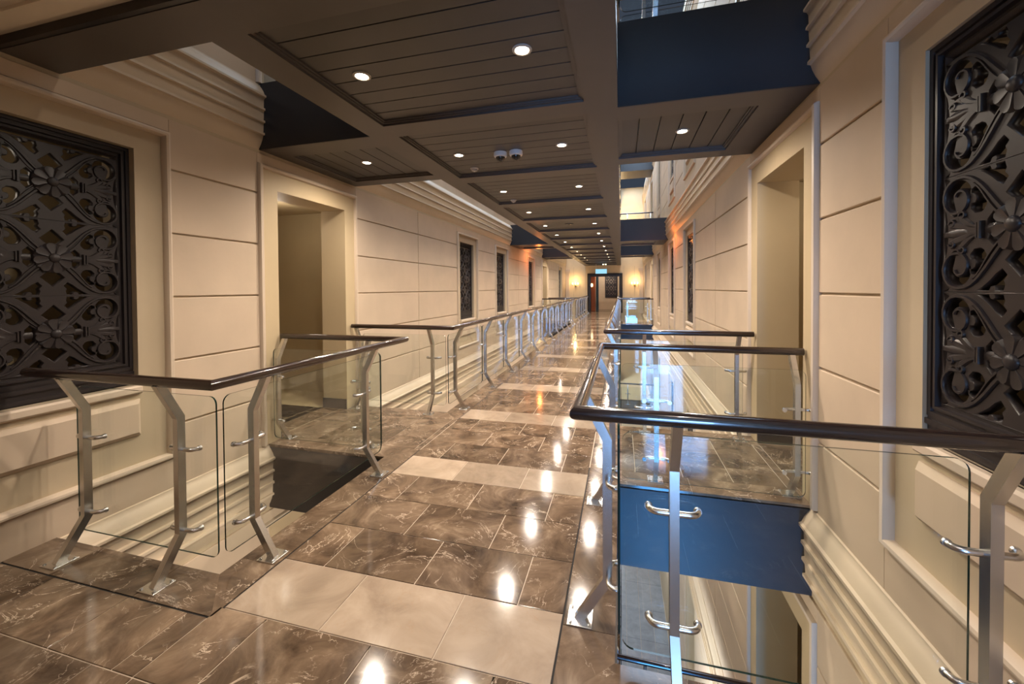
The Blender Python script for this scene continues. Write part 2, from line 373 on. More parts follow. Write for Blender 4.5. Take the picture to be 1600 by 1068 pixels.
# ------------------------------------------------------------------ FLOORS
def tile(parent, x0, x1, y0, y1, m, z=0.0, name='tile', g=.003):
    mb = MB(); mb.slab(x0+g, x1-g, y0+g, y1-g, z-.02, z, .0015); return mb.obj(name, m, parent)
fl = MB(); fl.box(EL+.02, ER-.02, V1a-.2, YE+.3, -.63, -.004, 1); fl.box(EL, ER, V1a-.24, YE, -.65, -.02, 0)
floor = fl.obj('floor', [M['fascia'], M['grout']]); tag(floor, 'polished dark and beige marble bridge floor running down the middle', 'floor', kind='structure')
JX0, JX1 = -1.895, -.272; PIT = .3775; Y0 = 1.5425
r = 0
while True:
    y0 = Y0+r*PIT; y1 = y0+PIT
    if y0 > YE: break
    xs = [-1.63, -1.065, -.5] if r % 2 else [-1.345, -.775]
    xs = [JX0]+xs+[JX1]
    mt = M['beige'] if r % 4 == 0 else M['marble']
    for a, b in zip(xs, xs[1:]): tile(floor, a, b, y0, min(y1, YE), mt)
    r += 1
# borders of the walkway beside the voids, with a dark shadow joint
def border(parent, pts, z=0.):
    mb = MB(); mb.prism(pts, lambda x, y: (x, y, z-.03), lambda x, y: (x, y, z)); return mb.obj('border_stone', M['marble'], parent)
G = .006
for (xa, xb, ex) in ((EL, JX0, EL), (JX1, ER, ER)):
    for (ya, yb) in ((V1a, V1b), (V2a, V2b), (V3a, YE-.05)):
        ja, jb = ya-.245, (yb+.245 if yb < 25 else yb)
        L_ = xa < -1
        n = max(2, round((yb-ya)/1.1))
        cuts = [ya-.245]+[ya+.14+(yb-.3-ya-.14)*i/(n-1) if n > 1 else ya for i in range(n)]+[jb]
        for i, (a, b) in enumerate(zip(cuts, cuts[1:])):
            a_, b_ = a+.0015, b-.0015
            if L_: pts = [(xa, a_), (xb-G, a_), (xb-G, b_), (xa, b_)]
            else: pts = [(xa+G, a_), (xb, a_), (xb, b_), (xa+G, b_)]
            if i == 0:
                if L_: pts = [(xb-G, a+G), (xb-G, b_), (xa, b_), (xa, ya)]
                else: pts = [(xa+G, a+G), (xb, ya), (xb, b_), (xa+G, b_)]
            if i == len(cuts)-2 and yb < 25:
                if L_: pts = [(xa, a_), (xb-G, a_), (xb-G, b-G), (xa, yb)]
                else: pts = [(xa+G, a_), (xb, a_), (xb, yb), (xa+G, b-G)]
            border(floor, pts)
        for x in ((xb-G-.002, xb+.003) if L_ else (xa-.003, xa+G+.002),):
            mb = MB(); mb.box(x[0], x[1], ja, jb, -.03, -.003); mb.obj('shadow_joint', M['void'], floor)
# strips of tile between the borders where the passages cross
def passage(label, xa, xb, ya, yb, left):
    mb = MB(); mb.box(min(xa, xb), max(xa, xb), ya, yb, -.65, -.02, 0)
    mb.box(min(xa, xb)+.01, max(xa, xb)-.01, ya+.01, yb-.01, -.03, -.004, 1)
    xo = XL-1.75 if left else XR+1.75; xi = XL+.0 if left else XR
    for c in DOORS:
        if ya < c < yb: mb.box(min(xo, xi), max(xo, xi), c-DHALF, c+1.2 if False else c+DHALF, -.1, -.004, 1); mb.box(min(xo, xi-(.36 if left else -.36)), max(xo, xi-(.36 if left else -.36)), c+DHALF, c+1.2, -.1, -.004, 1)
    o = mb.obj('floor', [M['fascia'], M['grout']]); tag(o, label, 'floor', kind='structure')
    return o
def grid_tiles(par, x0, x1, y0, y1, dx, dy, off=.5, m=None):
    i = 0; x = x0
    while x < x1-.02:
        xe = min(x+dx, x1); y = y0-(dy*off if i % 2 else 0)
        while y < y1-.01:
            a, b = max(y, y0), min(y+dy, y1)
            if b-a > .02: tile(par, x, xe, a, b, m or M['marble'])
            y += dy
        x = xe; i += 1
for left in (True, False):
    for (ya, yb, c, w_) in ((V1b, V2a, DOORS[0], 'first'), (V2b, V3a, DOORS[1], 'second')):
        sn = 'left' if left else 'right'
        xa, xb = (XL, EL) if left else (ER, XR)
        par = passage(f'dark marble floor of the {w_} side passage to the {sn} doorway', xa, xb, ya, yb, left)
        bx0, bx1 = (xa, JX0) if left else (JX1, xb)
        # borders along both edges
        for (e0, e1, near) in ((ya, ya+.243, True), (yb-.243, yb, False)):
            n = 2
            for i in range(n):
                a = bx0+(bx1-bx0)*i/n; b = bx0+(bx1-bx0)*(i+1)/n
                pts = [(a+.0015, e0), (b-.0015, e0), (b-.0015, e1), (a+.0015, e1)]
                # mitre at the walkway corner
                if left and i == n-1: pts = [(a+.0015, e0), (EL+.0, e0), (JX0-G, e1), (a+.0015, e1)] if near else [(a+.0015, e0), (JX0-G, e0), (EL, e1), (a+.0015, e1)]
                if not left and i == 0: pts = [(ER, e0), (b-.0015, e0), (b-.0015, e1), (JX1+G, e1)] if near else [(JX1+G, e0), (b-.0015, e0), (b-.0015, e1), (ER, e1)]
                border(par, pts)
        lo, hi = (XL, JX0-.003) if left else (JX1+.003, XR)
        grid_tiles(par, lo, hi, ya+.246, yb-.246, .3775, .5675)
        if left: grid_tiles(par, XL-1.6, XL, c-DHALF+.016, c+DHALF-.016, .3775, .5675)
        else: grid_tiles(par, XR, XR+1.6, c-DHALF+.016, c+DHALF-.016, .3775, .5675)
# landing on which the viewer stands
mb = MB(); mb.box(XL, XR, YB, V1a, -.65, -.02, 0); mb.box(XL+.01, XR-.01, YB+.01, 1.54, -.03, -.004, 1)
mb.box(XR, 2.5, YB, -1.2, -.65, -.004, 1); land = mb.obj('floor', [M['fascia'], M['grout']]); tag(land, 'dark marble landing in front, reaching from wall to wall', 'floor', kind='structure')
JY = 1.4755
for r in range(0, 4):
    y1 = Y0-r*PIT; y0 = y1-PIT
    if r % 2 == 0: xs = [XL, -2.997, -2.433, -2.039, -1.916, -1.63, -1.065, -.5, -.272, .1, .667, XR]
    else: xs = [XL, -3.28, -2.716, -2.15, -1.91, -1.345, -.775, -.21, .36, .93, XR]
    for a, b in zip(xs, xs[1:]):
        t = y1
        if r == 0 and (b < JX0+.001 or a > JX1-.001): t = JY
        tile(land, a, b, y0, t, M['marble'])
o = MB()
y = Y0-4*PIT
while y > YB:
    x = XL
    while x < XR-.02:
        o.slab(x+.0022, min(x+.567, XR)-.0022, max(y-PIT, YB)+.0022, y-.0022, -.02, 0, .0015); x += .567
    y -= PIT
o = o.obj('tile_field', M['marble'], land); o['kind'] = 'stuff'
# near borders
for left in (True, False):
    if left:
        xs = [XL, -3.06, -2.42, EL]
        for i, (a, b) in enumerate(zip(xs, xs[1:])):
            pts = [(a+.0015, JY+G), (b-.0015, JY+G), (b-.0015, V1a), (a+.0015, V1a)]
            if i == 2: pts = [(a+.0015, JY+G), (JX0-G, JY+G), (EL, V1a), (a+.0015, V1a)]
            border(land, pts)
        mb = MB(); mb.box(XL, JX0, JY-.003, JY+G+.002, -.03, -.003); mb.obj('shadow_joint', M['void'], land)
    else:
        xs = [ER, .25, .85, XR]
        for i, (a, b) in enumerate(zip(xs, xs[1:])):
            pts = [(a+.0015, JY+G), (b-.0015, JY+G), (b-.0015, V1a), (a+.0015, V1a)]
            if i == 0: pts = [(JX1+G, JY+G), (b-.0015, JY+G), (b-.0015, V1a), (ER, V1a)]
            border(land, pts)
        mb = MB(); mb.box(JX1, XR, JY-.003, JY+G+.002, -.03, -.003); mb.obj('shadow_joint', M['void'], land)
# ground floor far below
mb = MB(); mb.box(XL-.1, XR+.1, YB, 32, GZ-.2, GZ-.01)
gf = mb.obj('floor', M['grout']); tag(gf, 'grey tiled ground floor seen far down through the gaps', 'floor', kind='structure')
o = MB()
yy = 4.
while yy < YE-.6:
    xx = XL
    while xx < XR-.02: o.slab(xx+.004, min(xx+.4, XR)-.004, yy+.004, yy+1.196, GZ-.02, GZ, .003); xx += .4
    yy += 1.2
o = o.obj('tile_field', M['greytile'], gf); o['kind'] = 'stuff'
# storeys below and above: bridge slabs
def storey(zf, label):
    mb = MB(); mb.box(EL, ER, V1a-.2, YE, zf-.65, zf-.02); 
    for a, b in ((V1b, V2a), (12.55, 14.0), (V2b, V3a)): mb.box(XL, EL, a, b, zf-.65, zf); mb.box(ER, XR, a, b, zf-.65, zf)
    o = mb.obj('floor', M['fascia']); tag(o, label, 'floor', kind='structure')
    mb = MB(); mb.box(EL+.01, ER-.01, V1a-.2, YE, zf-.02, zf); t = mb.obj('paving', M['marble'], o)
    return o
storey(-ST, 'charcoal bridge floor with side passages, one storey below')
room = MB(); room.box(XL-.4, XR+.4, YE+.25, 30.6, -.06, -.004); o = room.obj('floor', M['marble']); tag(o, 'marble floor of the room beyond the black doorway', 'floor', kind='structure')

# ------------------------------------------------------------------ CEILING (underside of the bridge above)
CZ, PZ = 2.96, 3.0
BW = .25
mb = MB(); mb.box(EL, ER, V1a+.08, YE, PZ+.02, ST-.02)
ceil = mb.obj('ceiling', M['fascia']); tag(ceil, 'dark coffered timber ceiling under the bridge above, with a row of downlights', 'ceiling', kind='structure')
for x0, x1 in ((EL-.085, EL-.085+BW+.0), (ER-.24, ER+.005)):
    mb = MB(); mb.box(x0, x1, 1.8, YE, CZ, PZ+.08); mb.obj('beam', M['dark'], ceil)
BX0, BX1 = EL-.085+BW, ER-.24
beams = [3.12+1.717*i for i in range(14)]
prev = V1a+.08; bays = []
for i, b in enumerate(beams+[YE]):
    bays.append((prev, b))
    if b < YE-.1:
        mb = MB(); mb.box(BX0, BX1, b, b+BW, CZ, PZ+.03); mb.obj('cross_beam', M['dark'], ceil)
    prev = b+BW
def bay_planks(par, x0, x1, y0, y1, along_x, n):
    for j in range(n):
        mb = MB()
        if along_x: a = y0+(y1-y0)*j/n; b = y0+(y1-y0)*(j+1)/n; mb.box(x0, x1, a+.005, b-.005, PZ, PZ+.02)
        else: a = x0+(x1-x0)*j/n; b = x0+(x1-x0)*(j+1)/n; mb.box(a+.005, b-.005, y0, y1, PZ, PZ+.02)
        mb.obj('plank', M['plank'], par)
def step_frame(par, x0, x1, y0, y1):
    mb = MB(); mb.ring(x0, x1, y0, y1, .035, [(0, CZ+.018), (.6, CZ+.018), (.6, CZ+.028), (1, CZ+.028), (1, PZ+.005)], lambda u, v, d: (u, v, d)); mb.obj('bay_molding', M['dark'], par)
for a, b in bays:
    if b-a < .3: continue
    bay_planks(ceil, BX0, BX1, a, b, True, 8 if b-a > 1.2 else max(2, round((b-a)/.18)))
    step_frame(ceil, BX0, BX1, a, b)
# side passages overhead
pass_ceils = []
def pass_ceiling(left, ya, yb, label, detail=True):
    xa, xb = (XL-.02, EL-.085) if left else (ER+.005, XR+.02)
    mb = MB(); mb.box(xa, xb, ya, yb, PZ+.02, ST)
    mb.box(xa, xb, ya, ya+.26, CZ, PZ+.05); mb.box(xa, xb, yb-.2, yb, CZ, PZ+.05)
    wb = .34
    if left: mb.box(xa, xa+.16, ya+.26, yb-.2, CZ, PZ+.05); lo, hi = xa+.16, xb
    else: mb.box(xb-.3, xb, ya+.26, yb-.2, CZ, PZ+.05); lo, hi = xa, xb-.3
    o = mb.obj('ceiling', M['dark']); tag(o, label, 'ceiling', kind='structure')
    for yy in (ya-.012, yb):
        f = MB(); f.box(xa, xb, yy, yy+.012, CZ+.001, ST); f.obj('fascia', M['fascia'], o)
    bay_planks(o, lo, hi, ya+.26, yb-.2, False, 6); step_frame(o, lo, hi, ya+.26, yb-.2)
    return o
for left in (True, False):
    sn = 'left' if left else 'right'
    pass_ceiling(left, V1b-.03, V2a+.07, f'dark charcoal soffit and fascia of the nearest upper side bridge on the {sn}')
    pass_ceiling(left, 12.75, 14.2, f'charcoal upper side bridge half way down the corridor on the {sn}')
    pass_ceiling(left, V2b+.2, V3a+.1, f'charcoal upper side bridge near the corridor end on the {sn}')
# upper landing overhead, above the viewer
mb = MB(); mb.box(XL-.02, XR+.02, YB, 1.5, 3.015, 3.2, 0); mb.box(XR+.02, 2.6, YB, -1.2, 3.015, 3.6, 0)
cl = mb.obj('ceiling', M['creamceil']); tag(cl, 'cream plaster ceiling over the landing at the top left corner', 'ceiling', kind='structure')
mb = MB(); mb.box(XL-.02, XR+.02, 1.53, 1.80, CZ, ST); mb.obj('beam', M['dark'], cl)
mb = MB(); mb.box(XL-.02, XR+.02, 1.50, 1.53, CZ+.004, 3.2); mb.obj('fascia', M['black'], cl)
mb = MB(); mb.box(XL-.02, XR+.02, YB, 1.52, 3.2, ST); mb.obj('slab', M['fascia'], cl)
for i, yy in enumerate((1.36, 1.22)):
    mb = MB(); mb.box(XL, XR, yy, yy+.1, 2.997+.008*i, 3.02); mb.obj('cove_step', M['creamceil'], cl)
# top storey: upper bridge paving and ceiling
mb = MB(); mb.box(EL, ER, V1a, YE, ST-.02, ST); o = mb.obj('floor', M['marble']); tag(o, 'marble bridge floor one storey above', 'floor', kind='structure')
mb = MB(); mb.box(EL-.08, ER, YB, YE, ST+PZ, ST+3.5)
o = mb.obj('ceiling', M['dark']); tag(o, 'timber ceiling two storeys up, glimpsed past the bridge', 'ceiling', kind='structure')
for x0, x1 in ((EL-.085, EL+.165), (ER-.24, ER+.005)):
    mb = MB(); mb.box(x0, x1, YB, YE, ST+CZ, ST+PZ); mb.obj('beam', M['dark'], o)
for b in beams:
    mb = MB(); mb.box(BX0, BX1, b, b+BW, ST+CZ, ST+PZ); mb.obj('cross_beam', M['dark'], o)
for a, b in ((V1b, V2a), (12.75, 14.2), (V2b+.2, V3a+.1)):
    for xa, xb in ((XL-.02, EL-.085), (ER+.005, XR+.02)):
        mb = MB(); mb.box(xa, xb, a, b, ST+CZ, 2*ST); mb.obj('side_bridge', M['fascia'], o)

# ------------------------------------------------------------------ RAILINGS
def offset_poly(pts, h):
    out = []; m = len(pts)
    for sgn, seq in ((1, range(m)), (-1, range(m-1, -1, -1))):
        for i in seq:
            p = Vector(pts[i]); a = (Vector(pts[i])-Vector(pts[i-1])).normalized() if i else None; b = (Vector(pts[i+1])-Vector(pts[i])).normalized() if i < m-1 else None
            if a is None and abs(b.y) > .1:   # cut horizontally at the foot
                out.append((p.x-sgn*h/abs(b.y), p.y)); continue
            if b is None and abs(a.y) > .1: out.append((p.x-sgn*h/abs(a.y), p.y)); continue
            na = Vector((-a.y, a.x)); nb = Vector((-b.y, b.x)); n = (na+nb).normalized(); k = h/n.dot(na)
            q = p+n*k*sgn; out.append((q.x, q.y))
    return out
pp = offset_poly([(-.03, .006), (.10, .21), (.10, .86), (0, 1.058)], .021)
mb = MB(); mb.prism(pp, lambda d, z: (-.0175, d, z), lambda d, z: (.0175, d, z)); ME_POST = mb.mesh('post', M['steel'])
mb = MB(); mb.slab(-.06, .06, -.085, .03, .0, .008, .002)
for sx in (-1, 1):
    for yy in (-.07, .015): mb.lathe([(.008, .008), (.008, .013), (.004, .015)], (sx*.045, yy, 0), n=8)
ME_PLATE = mb.mesh('base_plate', M['chrome'])
path = [(-.092, .147, 0)]+[(-.057-.035*cos(radians(a)), .14-.035*sin(radians(a)), 0) for a in range(0, 91, 15)]
path = path+[(-x, y, z) for x, y, z in reversed(path)]
mb = MB(); mb.tube(path, .0125, 10)
for sx in (-1, 1): mb.lathe([(.0155, .138), (.0155, .1475)], (sx*.092, 0, 0), 'y', 12)
ME_CLAMP = mb.mesh('clamp', M['chrome'], True)
GL = {}
def glass_mesh(Ln):
    key = round(Ln, 3)
    if key in GL: return GL[key]
    z0, z1, R = .07, .972, .045; h = Ln/2; pts = []
    for cx, cz, a0 in ((h-R, z1-R, 0), (-h+R, z1-R, 90), (-h+R, z0+R, 180), (h-R, z0+R, 270)):
        for a in range(0, 91, 18): pts.append((cx+R*cos(radians(a0+a)), cz+R*sin(radians(a0+a))))
    n = len(pts); vs = [(x, -.005, z) for x, z in pts]+[(x, .005, z) for x, z in pts]
    mb = MB(); mb.add(vs, [tuple(range(n)), tuple(range(2*n-1, n-1, -1))]+[(i, i+n, (i+1) % n+n, (i+1) % n) for i in range(n)], [0, 0]+[1]*n)
    GL[key] = mb.mesh('glass_panel', [M['glass'], M['edge']]); return GL[key]
def railing(label, corners, normals, posts, panels, z=0.):
    """corners: 2D rail line; normals: per segment, towards the void; posts: (segment, coordinate); panels: (segment, from, to) along the moving axis"""
    o0 = Vector((*corners[0], z)); t = thing('glass_railing', o0, label, 'railing')
    mb = MB(); mb.tube([Vector((x, y, z+1.08))-o0 for x, y in corners], .028, 16, miter=True); mb.obj('handrail', M['rail'], t, smooth=True)
    def at(seg, c):
        a, b = corners[seg], corners[seg+1]
        return Vector((c, a[1], z)) if abs(b[0]-a[0]) > abs(b[1]-a[1]) else Vector((a[0], c, z))
    for seg, c in posts:
        n = normals[seg]; rz = math.atan2(-n[0], n[1]); p = at(seg, c)-o0
        po = put('post', ME_POST, t, p, rz); put('base_plate', ME_PLATE, po)
        for zz in (.23, .68): put('clamp', ME_CLAMP, po, (0, 0, zz))
    for seg, a, b in panels:
        n = normals[seg]; rz = math.atan2(-n[0], n[1]); p = at(seg, (a+b)/2)-o0+Vector((n[0], n[1], 0))*.152
        put('glass_panel', glass_mesh(abs(b-a)), t, p, rz)
    return t
RLX, RRX = -2.005, -.165
def u_rail(left, ya, yb, label, z=0., short=True, end_open=False, near_posts=None, side_posts=None, far_posts=None):
    xw = XL+.03 if left else XR-.02; xr = RLX if left else RRX; k = -1 if left else 1    # k: void direction in x
    cs = [(xw, ya), (xr, ya), (xr, yb)]+([] if end_open else [(xw, yb)])
    ns = [(0, 1), (k, 0)]+([] if end_open else [(0, -1)])
    gx = xr+k*.152
    posts = [(0, c) for c in near_posts]+[(1, c) for c in side_posts]+([] if end_open else [(2, c) for c in far_posts])
    ga, gb = ya+.152, yb-.152
    if short: pan = [(0, xw-k*.15, gx+k*.012), (1, ga+.03, gb-.03), (2, xw-k*.04, gx+k*.012)]
    else:
        pan = [(0, xw-k*.06, gx+k*.012)]
        e = [ga+.03]+side_posts[1:]+[yb-.05 if end_open else gb-.03]
        pan += [(1, a+.008, b-.008) for a, b in zip(e, e[1:])]
        if not end_open: pan.append((2, xw-k*.04, gx+k*.012))
    return railing(label, cs, ns, posts, pan, z)
A = u_rail(True, 1.59, 3.49, 'dark-railed glass balustrade in front, left, around the nearest opening', near_posts=[-3.13, -2.375], side_posts=[1.915, 3.005], far_posts=[-3.40, -2.40])
B = u_rail(False, 1.575, 3.44, 'dark-railed glass balustrade in front, right, around the nearest opening', near_posts=[.195, 1.165], side_posts=[1.92, 3.0], far_posts=[1.215, .26])
sp = [4.94+1.217*i for i in range(11)]+[17.85]
Cc = u_rail(True, 4.64, 17.98, 'long glass balustrade down the left, beyond the first passage', short=False, near_posts=[-3.38, -2.33], side_posts=sp, far_posts=[-3.38, -2.4])
D = u_rail(False, 4.60, 17.98, 'long glass balustrade down the right, beyond the first passage', short=False, near_posts=[1.16, .24], side_posts=sp, far_posts=[1.18, .25])
sp3 = [19.9+1.2*i for i in range(5)]+[25.7]
Er = u_rail(True, 19.62, 25.98, 'far glass balustrade on the left, ending at the black doorway', short=False, end_open=True, near_posts=[-3.38, -2.33], side_posts=sp3)
Fr = u_rail(False, 19.62, 25.98, 'far glass balustrade on the right, ending at the black doorway', short=False, end_open=True, near_posts=[1.16, .24], side_posts=sp3)
dup_tree(B, (0, 0, ST), 'glass balustrade on the storey above at the top right, over the charcoal fascia')
dup_tree(A, (0, 0, ST), 'glass balustrade on the storey above at the upper left, behind the soffit')
dup_tree(D, (0, 0, ST), 'long glass balustrade on the storey above, glimpsed right of the ceiling beam')
dup_tree(D, (0, 0, -ST), 'long glass balustrade one storey below, seen down through the right opening')

# ------------------------------------------------------------------ CARVED GRILLES
# local frame: x out of the wall, y along it, z up from the sill (pattern centre at z = .917)
IW, IH, CZG = .355, .735, .917
def stroke(mb, pts, w, d0, d1, ridge=True, close=False):
    """ribbon of half width w (scalar or per point), from depth d0 to d1, rounded by a raised ridge"""
    m = len(pts); ww = w if isinstance(w, (list, tuple)) else [w]*m; vs = []
    for i, (y, z) in enumerate(pts):
        a = pts[i-1] if i else pts[i]; b = pts[i+1] if i < m-1 else pts[i]
        t = Vector((b[0]-a[0], b[1]-a[1])); t = t.normalized() if t.length > 1e-9 else Vector((1, 0)); n = Vector((-t.y, t.x)); h = ww[i]
        for f, d in ((1, d0), (1, d1-.006), (.55, d1), (-.55, d1), (-1, d1-.006), (-1, d0)): vs.append((d, y+n.x*h*f, z+n.y*h*f))
    fs = [(i*6+j, i*6+j+1, (i+1)*6+j+1, (i+1)*6+j) for i in range(m-1) for j in range(5)]
    fs += [(0, 1, 2, 3, 4, 5), tuple(range((m-1)*6+5, (m-1)*6-1, -1))]
    mb.add(vs, fs)
def bez(p0, p1, p2, p3, n=10):
    return [tuple((1-t)**3*a+3*(1-t)**2*t*b+3*(1-t)*t*t*c+t**3*d for a, b, c, d in zip(p0, p1, p2, p3)) for t in [i/n for i in range(n+1)]]
def spiral(c, r0, r1, a0, a1, n=14):
    return [(c[0]+(r0+(r1-r0)*i/n)*cos(radians(a0+(a1-a0)*i/n)), c[1]+(r0+(r1-r0)*i/n)*sin(radians(a0+(a1-a0)*i/n))) for i in range(n+1)]
def fret_mesh():
    """flat carved board of one pattern unit, pierced by the openings of the scrollwork"""
    arc = lambda c, r, a0, a1, n: [(c[0]+r*cos(radians(a0+(a1-a0)*i/n)), c[1]+r*sin(radians(a0+(a1-a0)*i/n))) for i in range(n+1)]
    quad = [
        [(.145, .10), (.148, .125), (.158, .148), (.175, .165), (.196, .172), (.213, .165), (.217, .150), (.204, .151), (.191, .142), (.187, .127), (.194, .113), (.211, .112), (.213, .094), (.196, .076), (.170, .074), (.155, .082)],
        arc((.278, .155), .060, -78, 196, 18)+arc((.270, .148), .034, 196, -28, 12),
        [(.334, .016), (.353, .016), (.353, .108), (.346, .094), (.338, .060)],
        [(.056, .182), (.074, .160), (.098, .176), (.120, .198), (.152, .222), (.178, .236), (.128, .236), (.122, .222), (.108, .218), (.098, .226), (.102, .236), (.070, .236), (.064, .214), (.070, .200)],
        [(.326, .228), (.353, .196), (.353, .240), (.334, .240)],
        [(.200, .026), (.232, .032), (.262, .046), (.274, .060), (.256, .062), (.228, .050)],
        [(.232, .012), (.275, .018), (.305, .028), (.300, .036), (.270, .030)],
        [(.270, .076), (.300, .072), (.322, .090), (.300, .086)]]
    holes = [[(0, z*.072), (.050, z*.124), (0, z*.176), (-.050, z*.124)] for z in (-1, 1)]
    hx = [(.096, 0), (.088, .034), (.112, .058), (.134, .034), (.134, -.034), (.112, -.058), (.088, -.034)]
    for sy in (-1, 1):
        holes.append([(sy*y, z) for y, z in hx])
        for sz in (-1, 1): holes += [[(sy*y, sz*z) for y, z in q] for q in quad]
    def grow(P, k):
        cy, cz = sum(p[0] for p in P)/len(P), sum(p[1] for p in P)/len(P)
        return [(cy+(y-cy)*k, cz+(z-cz)*k) for y, z in P]
    holes = [grow(P, 1.2 if len(P) == 4 and abs(P[0][0]) < 1e-6 else 1.1 if len(P) < 12 else 1.07) for P in holes]
    cu = bpy.data.curves.new('fretwork', 'CURVE'); cu.dimensions = '2D'; cu.fill_mode = 'BOTH'; cu.extrude = .016; cu.bevel_depth = .003; cu.bevel_resolution = 0; cu.offset = -.002
    for P in [[(-.358, -.245), (.358, -.245), (.358, .245), (-.358, .245)]]+holes:
        sp = cu.splines.new('POLY'); sp.points.add(len(P)-1); sp.use_cyclic_u = True
        for i, (y, z) in enumerate(P): sp.points[i].co = (y, z, 0, 1)
    t = bpy.data.objects.new('fretwork', cu); C.objects.link(t)
    me = bpy.data.meshes.new_from_object(t.evaluated_get(bpy.context.evaluated_depsgraph_get())); bpy.data.objects.remove(t)
    me.transform(Matrix(((0, 0, 1, -.032), (1, 0, 0, 0), (0, 1, 0, 0), (0, 0, 0, 1))))
    me.materials.clear(); me.materials.append(M['grille']); me.name = 'fretwork_board'; return me
def scroll_mesh(sy, sz):
    """raised bead that follows one scroll from the flower round its volute"""
    mb = MB(); fl = lambda P: [(sy*y, sz*z) for y, z in P]
    arm = bez((.060, .060), (.12, .11), (.17, .228), (.265, .228), 9)
    P = arm+spiral((.274, .152), .076, .074, 88, -60, 8)+spiral((.270, .142), .062, .020, -70, -330, 12)
    stroke(mb, fl(P), [.009-.003*i/len(P) for i in range(len(P))], -.018, -.004)
    P = bez((.082, .052), (.14, .10), (.16, .17), (.20, .19), 7)
    stroke(mb, fl(P), .005, -.018, -.007)
    return mb.mesh('scroll', M['grille'], True)
def flower_mesh():
    mb = MB()
    for k in range(8):
        a = 2*pi*k/8+.2
        prof = [(.028, .015), (.052, .027), (.076, .037), (.090, .031), (.097, .012)]
        vs = []
        for r, h in prof:
            for f, d in ((-1, -.014), (-.6, -.002), (0, -.004), (.6, -.002), (1, -.014)):
                vs.append((.012+d-(r-.03)*.06, r*cos(a)-f*h*sin(a), r*sin(a)+f*h*cos(a)))
        fs = [(i*5+j, i*5+j+1, (i+1)*5+j+1, (i+1)*5+j) for i in range(4) for j in range(4)]
        mb.add(vs, fs)
    mb.lathe([(.072, -.045), (.072, -.014), (.05, -.008)], (0, 0, 0), 'x', 16)
    mb.lathe([(.030, -.01), (.030, .012), (.024, .02), (.012, .025)], (0, 0, 0), 'x', 14)
    return mb.mesh('flower', M['grille'], True)
def palm_mesh(sy):
    mb = MB(); fl = lambda P: [(sy*y, z) for y, z in P]
    stroke(mb, fl([(.10, 0), (.15, 0)]), .02, -.045, -.012)
    stroke(mb, fl([(.155, -.034), (.155, .034)]), .007, -.04, .004); stroke(mb, fl([(.17, -.03), (.17, .03)]), .006, -.04, .002)
    tips = [(.335, 0, .013), (.315, .038, .011), (.315, -.038, .011), (.262, .066, .010), (.262, -.066, .010)]
    for ty, tz, h in tips:
        P = bez((.17, tz*.25), (.21, tz*.2), (.25, tz*.75), (ty, tz), 8); m = len(P)
        stroke(mb, fl(P), [.006+h*sin(pi*min(1, (i/m)**1.4*1.02))**.8 for i in range(m)], -.045, -.006)
        if tz: stroke(mb, fl(spiral((ty-.012, tz+.004*(1 if tz > 0 else -1)), .018, .008, 0, 300*(1 if tz > 0 else -1), 8)), .006, -.04, -.004)
    return mb.mesh('palmette', M['grille'], True)
PG = lambda u, v, d: (d, u, v)
mb = MB()
FP = [(0, -.06), (0, .0), (.25, .0), (.28, -.012), (.42, -.012), (.45, .002), (.6, .002), (.64, -.02), (.8, -.02), (.84, -.012), (1, -.03), (1, -.06), (0, -.06)]
mb.ring(-WHALF+.002, WHALF-.002, .112, WZ1-WZ0-.002, .085, FP, PG)
mb.box(-.06, -.004, -WHALF+.002, WHALF-.002, .002, .113); mb.box(-.01, .006, -WHALF+.002, WHALF-.002, .012, .035)
mb.box(-.01, .008, -WHALF+.002, WHALF-.002, .075, .1)
ME_GF = mb.mesh('frame', M['grille'])
ME_SC = {(sy, sz): scroll_mesh(sy, sz) for sy in (-1, 1) for sz in (-1, 1)}
ME_FL = flower_mesh(); ME_PM = {s: palm_mesh(s) for s in (-1, 1)}; ME_FB = fret_mesh()
def grille_at(loc, rz, label):
    t = thing('carved_grille', loc, label, 'grille', None, rz); put('frame', ME_GF, t)
    for k in (-1, 0, 1):
        p = (0, 0, CZG+k*.49); put('flower', ME_FL, t, p)
        for q in ME_PM: put('palmette', ME_PM[q], t, p)
        put('fretwork_board', ME_FB, t, p)
        for q in ME_SC: put('scroll', ME_SC[q], t, p)
    return t
def grille(left, y, z, label): return grille_at(((XL-.07) if left else (XR+.035), y, z+WZ0), 0 if left else pi, label)
WN = ['nearest', 'second', 'third', 'fourth', 'farthest']
for left, i, y, k in grille_spots:
    sn = 'left' if left else 'right'
    if k == 1 and i == 0: continue
    if k == -1 and (left or i in (0, 4)): continue
    st = {0: '', 1: ', storey above', -1: ', storey below'}[k]
    lab = f'dark brown carved flower-and-scroll window grille, {WN[i]} on the {sn} wall{st}'
    grille(left, y, k*ST, lab)
grille_at((-.72, 30.30, .86), -pi/2, 'dark carved grille on the wall seen through the far doorway')

